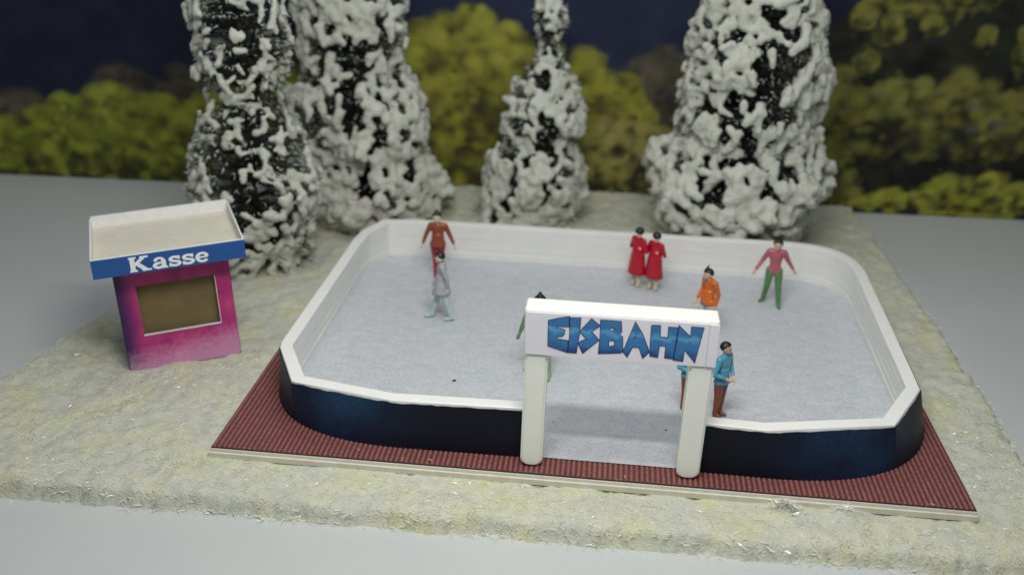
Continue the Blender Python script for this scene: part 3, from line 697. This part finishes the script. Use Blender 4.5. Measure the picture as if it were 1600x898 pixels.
    for k in range(14):
        sc_.append(tp+Vector((R.gauss(0, .10), R.gauss(0, .10), R.uniform(-.35, .1)))); sr_.append((.15*thick,)*3)
    br_ = link('bristles', np_mesh('bristles', np.array([v[:] for v in bv]), np.array(bf_)), M_bristle, root); tag(br_, kind='stuff')
    fr_ = link('frosted_twigs', np_mesh('frosted_twigs', np.array([v[:] for v in wv]), np.array(wf_)), M_snow, root); tag(fr_, kind='stuff')
    so = link('snow', blobs_mesh('snow', [v[:] for v in sc_], sr_), M_snow, root)
    rm = so.modifiers.new('r', 'REMESH'); rm.mode = 'VOXEL'; rm.voxel_size = .042
    sm = so.modifiers.new('s', 'SMOOTH'); sm.factor = .6; sm.iterations = 6
    dm = so.modifiers.new('d', 'DISPLACE'); dm.texture = disp_tex; dm.strength = .075; dm.mid_level = .5; dm.texture_coords = 'LOCAL'
    d2 = so.modifiers.new('d2', 'DISPLACE'); d2.texture = grain_tex; d2.strength = .055; d2.mid_level = .5; d2.texture_coords = 'LOCAL'
    apply_mods(so); so.data.shade_smooth()
    bm = bmesh.new(); bm.from_mesh(so.data)          # drop crumbs that float free of the main crust
    seen = set(); small = []
    for f0 in bm.faces:
        if f0.index in seen: continue
        st = [f0]; grp = []; seen.add(f0.index)
        while st:
            q = st.pop(); grp.append(q)
            for e in q.edges:
                for g in e.link_faces:
                    if g.index not in seen: seen.add(g.index); st.append(g)
        if len(grp) < 90: small += grp
    bmesh.ops.delete(bm, geom=small, context='FACES'); bm.to_mesh(so.data); bm.free()
    tag(so, kind='stuff')
    return root
def prof_of(H, pts): return [(0, pts[0][1])]+[(z/H, r_) for z, r_ in pts]+[(1, .15)]
tree((-2.0, 8.7, -.17), 8.6, (-.035, .02), prof_of(8.6, [(.1, 1.15), (.6, 1.4), (1.7, 1.55), (2.7, 1.45), (3.3, 1.2), (4.0, .85), (4.4, .85), (5, 1.1), (6, 1.1), (7, .9)]), 3, .40, .10,
     'tallest snow-covered fir with coral-like snowy twigs, standing behind the ticket booth', .8, 1., 2.3, 2.0)
tree((-.05, 12.4, -.17), 9.0, (-.07, .0), prof_of(9, [(.2, 1.65), (.6, 1.95), (1.5, 1.9), (1.9, 1.55), (2.5, 1.8), (3.4, 1.8), (4.2, 1.25), (5, 1.4), (6, 1.4), (7.5, 1)]), 8, .34, .14,
     'broad snow-covered fir with heavy rounded snow lumps behind the left back corner of the rink', .95, 1.2, 1.8, 2.1)
tree((4.5, 12.6, -.17), 6.2, (.07, .03), prof_of(6.2, [(.3, 1.3), (.9, 1.45), (1.8, 1.3), (2.4, .92), (2.9, 1.1), (4.0, .80), (4.6, .36), (5.1, .22), (5.5, .42), (5.9, .40)]), 5, .40, .135,
     'smallest snow-covered fir with a round snowball tip, in the middle behind the rink', .9, 1.3, 1.7, 2.3)
tree((9.95, 12.1, -.17), 8.9, (.05, .0), prof_of(8.9, [(.3, 1.6), (.9, 2.05), (1.6, 2.25), (2.4, 2.2), (2.9, 1.7), (3.6, 1.85), (4.6, 1.8), (5.5, 1.65), (6.4, 1.35), (7.6, .9)]), 4, .37, .14,
     'wide snow-covered fir with dark bare bristles at its foot, behind the right of the rink', .85, 1.2, 1.8, 2.2)

# ------------------------------------------------------------------ figurines
def figurine(label, loc, rz, joints, mats, H=1.65, hair=None, coat=None, group='painted skaters on the ice', hood=None):
    """joints: dict overriding the standing pose (figure faces -Y, x to the picture's right)"""
    J = dict(hipL=(-.095, 0, .86), hipR=(.095, 0, .86), kneeL=(-.10, -.01, .47), kneeR=(.10, -.01, .47), ankL=(-.10, .02, .075), ankR=(.10, .02, .075),
             toeL=(-.115, -.15, .045), toeR=(.115, -.15, .045), pelvis=(0, 0, .90), waist=(0, 0, 1.05), chest=(0, 0, 1.24), neck=(0, .01, 1.43), head=(0, -.01, 1.56),
             shL=(-.175, 0, 1.345), shR=(.175, 0, 1.345), elL=(-.26, .02, 1.08), elR=(.26, .02, 1.08), haL=(-.30, -.03, .85), haR=(.30, -.03, .85))
    J.update(joints); J = {k: np.array(v, float) for k, v in J.items()}
    root = empty('figurine', (*loc, ICE), (0, 0, rz), label=label, cat='figurine', group=group)
    root.scale = (H/1.68,)*3
    caps = []
    def cap(a, ra, c, rc, mt, flat=1.):
        g = 1.0 if min(ra, rc) < .0165 or mt == 2 else (1.08 if flat < .8 else 1.07 if mt == 1 else 1.0)
        caps.append((np.array(a, float), ra*g, np.array(c, float), rc*g, mt, flat))
    T, P_, SK, SH = 0, 1, 2, 3          # top, trousers, skin, shoes
    cap(J['pelvis'], .145, J['waist'], .125, T if coat is None else T, .74); cap(J['waist'], .125, J['chest'], .158, T, .72)
    cap(J['chest'], .155, J['chest']*.35+.65*(J['shL']+J['shR'])/2, .125, T, .72)
    for s in 'LR':
        cap((J['shL']+J['shR'])/2*.55+J['sh'+s]*.45, .09, J['sh'+s], .076, T)
        cap(J['sh'+s], .074, J['el'+s], .058, T); cap(J['el'+s], .057, J['ha'+s]*.85+J['el'+s]*.15, .043, T)
        hd = J['ha'+s]-J['el'+s]; hd /= np.linalg.norm(hd); ha = J['ha'+s]
        cap(ha, .034, ha+hd*.07, .036, SK, .8)
        sd = np.cross(hd, (0, 1, 0)); sd /= np.linalg.norm(sd)+1e-9; fw = np.array((0, -1., 0))
        for q, l_ in zip((-.026, -.009, .009, .026), (.062, .075, .07, .055)):
            k0 = ha+hd*.085+sd*q; k1 = k0+hd*l_*.55; k2 = k1+(hd*.8+fw*.5)*l_*.45
            cap(k0, .0125, k1, .012, SK); cap(k1, .012, k2, .010, SK)
        th0 = ha+hd*.03+fw*.03; cap(th0, .015, th0+hd*.05+fw*.035, .012, SK)
        cap(J['hip'+s], .105, J['knee'+s], .074, P_); cap(J['knee'+s], .073, J['ank'+s], .055, P_)
        cap(J['ank'+s]*.8+J['knee'+s]*.2, .056, J['ank'+s], .060, P_)
        cap(J['ank'+s]+(0, 0, -.02), .05, J['toe'+s], .04, SH)
    cap(J['pelvis'], .13, (J['hipL']+J['hipR'])/2, .12, P_, .8)
    cap(J['neck']-(0, 0, .04), .055, J['head']-(0, 0, .06), .05, SK)
    hdp = J['head']; cap(hdp-(0, .012, .035), .078, hdp+(0, .01, .035), .098, SK, 1.05)
    face = J.get('face', np.array((0, -1., 0))); face = face/np.linalg.norm(face); lat = np.array((-face[1], face[0], 0)); lat /= np.linalg.norm(lat)
    cap(hdp+face*.088+(0, 0, .012), .012, hdp+face*.112-(0, 0, .018), .018, SK)                   # nose
    cap(hdp+face*.06-(0, 0, .085), .035, hdp+face*.07-(0, 0, .08), .03, SK)                        # chin
    for sg in (-1, 1): cap(hdp+lat*sg*.096+(0, 0, .012), .020, hdp+lat*sg*.098-(0, 0, .028), .014, SK)   # ears
    C_, Rd = [], []
    for a, ra, c, rc, mt, fl in caps:
        n = max(3, int(np.linalg.norm(c-a)/(min(ra, rc)*.45))+2)
        for k in range(n):
            t = k/(n-1); rr_ = ra+(rc-ra)*t; C_.append(a+(c-a)*t); Rd.append((rr_, rr_*fl, rr_))
    bo = link('body', blobs_mesh('body', C_, Rd, IV2, IF2), None, root)
    rm = bo.modifiers.new('r', 'REMESH'); rm.mode = 'VOXEL'; rm.voxel_size = .0125
    sm = bo.modifiers.new('s', 'SMOOTH'); sm.factor = .5; sm.iterations = 4
    apply_mods(bo); me = bo.data; me.shade_smooth()
    for mm_ in mats: me.materials.append(mm_)
    n = len(me.polygons); cen = np.empty(n*3, np.float32); me.polygons.foreach_get('center', cen); cen = cen.reshape(-1, 3)
    best = np.full(n, 1e9); mi = np.zeros(n, np.int32)
    for a, ra, c, rc, mt, fl in caps:
        d = c-a; t = np.clip(((cen-a)@d)/max(1e-9, d@d), 0, 1); q = cen-a-t[:, None]*d; q[:, 1] /= fl
        ds = np.linalg.norm(q, axis=1)-(ra+(rc-ra)*t)
        ds = ds-(.012 if mt == T else 0)
        u = ds < best; best[u] = ds[u]; mi[u] = mt
    if coat is not None: mi[(mi == P_) & (cen[:, 2] > coat[1][0][0]-.0)] = T
    me.polygons.foreach_set('material_index', mi); me.update()
    # two small painted eyes
    for sg in (-1, 1):
        bm = bmesh.new(); bmesh.ops.create_icosphere(bm, subdivisions=1, radius=.010, matrix=Matrix.Translation(Vector(hdp+face*.096+lat*sg*.036+np.array((0, 0, .012)))))
        link('eye', bm_mesh('eye', bm), M_black, root)
    if hair is not None:
        hm, style = hair; hc, hr = [], []
        for k in range(110):                     # cap of hair over crown and nape, the face left free
            el = math.asin(1-1.25*(k+.5)/110); th = k*2.39996
            dv = np.array((math.cos(th)*math.cos(el), math.sin(th)*math.cos(el), math.sin(el)))
            fa = dv@face
            if fa > .25 and dv[2] < .62: continue
            if fa > -.2 and dv[2] < .12: continue
            hc.append(hdp+(0, .012, .02)+dv*.092); hr.append((.034, .034, .032))
        if style == 'bun':
            for k in range(5): hc.append(hdp+(0, .01, .11+.02*k)); hr.append((.05-.006*k,)*3)
        if style == 'quiff':
            for k in range(9): hc.append(hdp+face*(.07-.016*k*.3)+np.array((.0, 0, .09+.022*k))+lat*.008*k); hr.append((.046-.0045*k,)*3)
        if style == 'tip':
            for k in range(6): hc.append(hdp+(0, 0, .10+.022*k)); hr.append((.07-.011*k,)*3)
        if style == 'fringe':
            for k in range(5): hc.append(hdp+face*.085+lat*(k-2)*.03+(0, 0, .06)); hr.append((.028,)*3)
        ho = link('hair', blobs_mesh('hair', hc, hr, IV2, IF2), hm, root)
        rm = ho.modifiers.new('r', 'REMESH'); rm.mode = 'VOXEL'; rm.voxel_size = .012
        sm = ho.modifiers.new('s', 'SMOOTH'); sm.factor = .5; sm.iterations = 2
        apply_mods(ho); ho.data.shade_smooth()
    if hood is not None:
        hc = []; hr = []
        for k in range(40):
            R_ = random.Random(k); th = R_.uniform(0, 6.283); el = R_.uniform(-.7, 1.5); dv = np.array((math.cos(th)*math.cos(el), math.sin(th)*math.cos(el), math.sin(el)))
            if dv@face > .35: continue
            hc.append(hdp+dv*.085); hr.append((.04, .04, .04))
        ho = link('hood', blobs_mesh('hood', hc, hr, IV2, IF2), hood, root)
        rm = ho.modifiers.new('r', 'REMESH'); rm.mode = 'VOXEL'; rm.voxel_size = .013; sm = ho.modifiers.new('s', 'SMOOTH'); sm.factor = .5; sm.iterations = 3
        apply_mods(ho); ho.data.shade_smooth()
    if coat is not None:
        cm, rings = coat; bm = bmesh.new(); prev = None; nn = 20
        for (z, a_, b_, cx, cy) in rings:
            a_ *= 1.2; b_ *= 1.25
            rg = [bm.verts.new((cx+a_*math.cos(2*math.pi*i/nn)*(1+.03*math.sin(i*2.2+z*6)), cy+b_*math.sin(2*math.pi*i/nn)*(1+.04*math.sin(i*1.7+z*5)), z)) for i in range(nn)]
            if prev:
                for i in range(nn): bm.faces.new((prev[i], prev[(i+1) % nn], rg[(i+1) % nn], rg[i]))
            else: bm.faces.new(rg[::-1])
            prev = rg
        bm.faces.new(prev); link('coat', bm_mesh('coat', bm), cm, root, True)
    return root
G_SK = 'painted skater figurines on the ice'
P_rust = paint('rust_paint', (.25, .055, .022)); P_red2 = paint('crimson_trouser_paint', (.34, .008, .03)); P_coat = paint('red_coat_paint', (.42, .006, .022), .22)
P_grey = paint('grey_jacket_paint', (.38, .38, .41), .45); P_pblue = paint('pale_blue_paint', (.44, .56, .58), .4); P_pink = paint('pink_paint', (.42, .11, .14), .35)
P_green = paint('green_paint', (.09, .21, .08), .35); P_org = paint('orange_paint', (.60, .135, .012), .25); P_gr2 = paint('light_grey_paint', (.50, .51, .49), .4)
P_lgreen = paint('light_green_paint', (.23, .36, .14), .35); P_teal = paint('sky_blue_paint', (.085, .32, .46), .22); P_brn = paint('brown_paint', (.24, .06, .025), .35)
P_sage = paint('sage_paint', (.12, .19, .11), .4); P_shoe = paint('dark_boot_paint', (.10, .04, .03), .4); P_hood = paint('pale_hood_paint', (.50, .49, .46), .5)
hem = lambda m_: (m_, [(.80, .165, .125, 0, 0), (.86, .155, .115, 0, 0), (.98, .135, .1, 0, 0), (1.08, .128, .094, 0, 0), (1.16, .12, .09, 0, 0)])
figurine('miniature person in rust-brown jacket and crimson trousers near the back barrier', (2.67, 7.95), .05,
         dict(kneeL=(-.06, -.02, .47), kneeR=(.07, .0, .47), ankL=(-.05, .0, .075), ankR=(.075, .02, .075), toeL=(-.06, -.15, .045), toeR=(.10, -.14, .045), elL=(-.29, .03, 1.10), elR=(.29, .03, 1.10), haL=(-.37, -.03, .87), haR=(.40, -.03, .88), head=(-.02, -.03, 1.555)),
         [P_rust, P_red2, M_skin2, P_red2], 1.63, (M_black, 'bun'), hem(P_rust), G_SK)
figurine('miniature person in grey hooded jacket and pale blue trousers striding to the left', (3.17, 5.6), -1.35,
         dict(kneeL=(-.11, -.10, .47), kneeR=(.10, .10, .46), ankL=(-.11, -.22, .075), ankR=(.11, .22, .085), toeL=(-.11, -.38, .045), toeR=(.12, .07, .045), elL=(-.20, -.02, 1.08), elR=(.2, .10, 1.08), haL=(-.12, -.22, .80), haR=(.16, .12, .84), head=(0, -.05, 1.54), chest=(0, .0, 1.24), neck=(0, -.02, 1.42)),
         [P_grey, P_pblue, M_skin2, P_pblue], 1.62, (M_black, 'fringe'), (P_grey, [(.66, .19, .175, 0, -.01), (.72, .185, .165, 0, 0), (.86, .165, .13, 0, 0), (1.05, .135, .1, 0, 0), (1.16, .12, .09, 0, 0)]), G_SK, hood=P_hood)
longc = lambda m_: (m_, [(.40, .225, .17, 0, 0), (.46, .225, .17, 0, 0), (.66, .20, .155, 0, 0), (.88, .18, .135, 0, 0), (1.05, .155, .115, 0, 0), (1.2, .14, .1, 0, 0)])
armsin = dict(elL=(-.28, -.02, 1.08), elR=(.28, -.02, 1.08), haL=(-.12, -.21, 1.08), haR=(.11, -.21, 1.05), toeL=(-.10, -.12, .04), toeR=(.11, -.12, .04), face=(0.5, -.85, -.1))
figurine('miniature person in long glossy red coat, taller left one of the couple in red coats', (7.47, 8.10), 2.35, armsin, [P_coat, M_skin2, M_skin2, M_skin2], 1.50, (M_black, ''), longc(P_coat), G_SK)
figurine('miniature person in long glossy red coat, right one of the couple in red coats', (7.87, 7.93), 2.5, armsin, [P_coat, M_skin2, M_skin2, M_skin2], 1.47, (M_black, ''), longc(P_coat), G_SK)
wide = dict(kneeL=(-.13, -.04, .47), kneeR=(.14, -.10, .47), ankL=(-.17, .10, .075), ankR=(.19, -.14, .075), toeL=(-.25, -.01, .045), toeR=(.21, -.29, .045),
            elL=(-.30, .04, 1.10), elR=(.29, .04, 1.13), haL=(-.44, -.10, .88), haR=(.42, .02, .95), head=(0, -.06, 1.54), neck=(0, -.02, 1.42))
figurine('miniature person in pink sweater and green trousers gliding with legs apart near the back barrier', (10.60, 7.62), -.12, wide, [P_pink, P_green, M_skin, P_green], 1.62, (M_black, ''), None, G_SK)
figurine('miniature person in orange jacket and light grey trousers with black quiff, behind the gate beam', (8.95, 5.75), -.95,
         dict(head=(-.02, -.07, 1.53), neck=(0, -.02, 1.42), chest=(0, .03, 1.24), elL=(-.25, .04, 1.08), elR=(.23, .08, 1.08), haL=(-.22, -.14, .86), haR=(.24, .02, .82), kneeL=(-.1, -.1, .48), ankL=(-.1, -.1, .075), toeL=(-.1, -.27, .045), face=(-.2, -1, -.1)),
         [P_org, P_gr2, M_skin, P_gr2], 1.58, (M_black, 'quiff'), hem(P_org), G_SK)
figurine('miniature person in green with pointed black hair, mostly hidden behind the left gate post', (5.48, 3.5), -.1,
         dict(wide, haL=(-.36, -.05, .86), elL=(-.29, .04, 1.08), ankR=(.23, -.14, .075), kneeR=(.18, -.1, .47), toeR=(.25, -.29, .045), haR=(.36, 0, .9)), [P_sage, P_lgreen, P_sage, P_lgreen], 1.74, (M_black, 'tip'), None, G_SK)
armsb = dict(elL=(-.29, .02, 1.06), elR=(.30, .02, 1.07), haL=(-.14, -.15, .98), haR=(.12, -.17, .94), face=(.3, -1, 0), kneeL=(-.075, 0, .47), kneeR=(.075, 0, .47), ankL=(-.07, .02, .075), ankR=(.07, .02, .075), toeL=(-.08, -.12, .045), toeR=(.08, -.12, .045))
figurine('miniature person in glossy sky-blue jacket and brown trousers right of the right gate post', (8.96, 2.36), .9, armsb, [P_teal, P_brn, M_skin, P_brn], 1.54, (M_black, ''), hem(P_teal), G_SK)
figurine('miniature person in sky-blue jacket and brown trousers hidden behind the right gate post', (8.38, 2.52), .7, armsb, [P_teal, P_brn, M_skin, P_shoe], 1.54, (M_black, ''), hem(P_teal), G_SK)

# ------------------------------------------------------------------ small debris
def crumb(loc, s, m_, label, seed):
    bm = bmesh.new(); bmesh.ops.create_icosphere(bm, subdivisions=2, radius=1); R = random.Random(seed)
    for v in bm.verts: v.co = Vector((v.co.x*s[0], v.co.y*s[1], v.co.z*s[2]))*(1+.35*mnoise.noise(v.co*1.7+Vector((seed, 0, 0))))
    o = link('crumb', bm_mesh('crumb', bm), m_, None, True); o.location = (loc[0], loc[1], loc[2]+s[2]*.8); o.rotation_euler = (0, 0, R.uniform(0, 3))
    return tag(o, label, 'crumb')
crumb((3.88, 2.9, ICE), (.04, .022, .02), M_crumb, 'tiny black crumb on the ice between the left barrier and the gate', 1)
crumb((5.92, 1.68, ICE), (.018, .018, .014), M_snow, 'tiny white crumb on the ice just inside the gate by the left post', 2)
crumb((7.98, 1.70, ICE), (.016, .016, .013), M_crumb, 'black speck on the ice just inside the gate by the right post', 3)
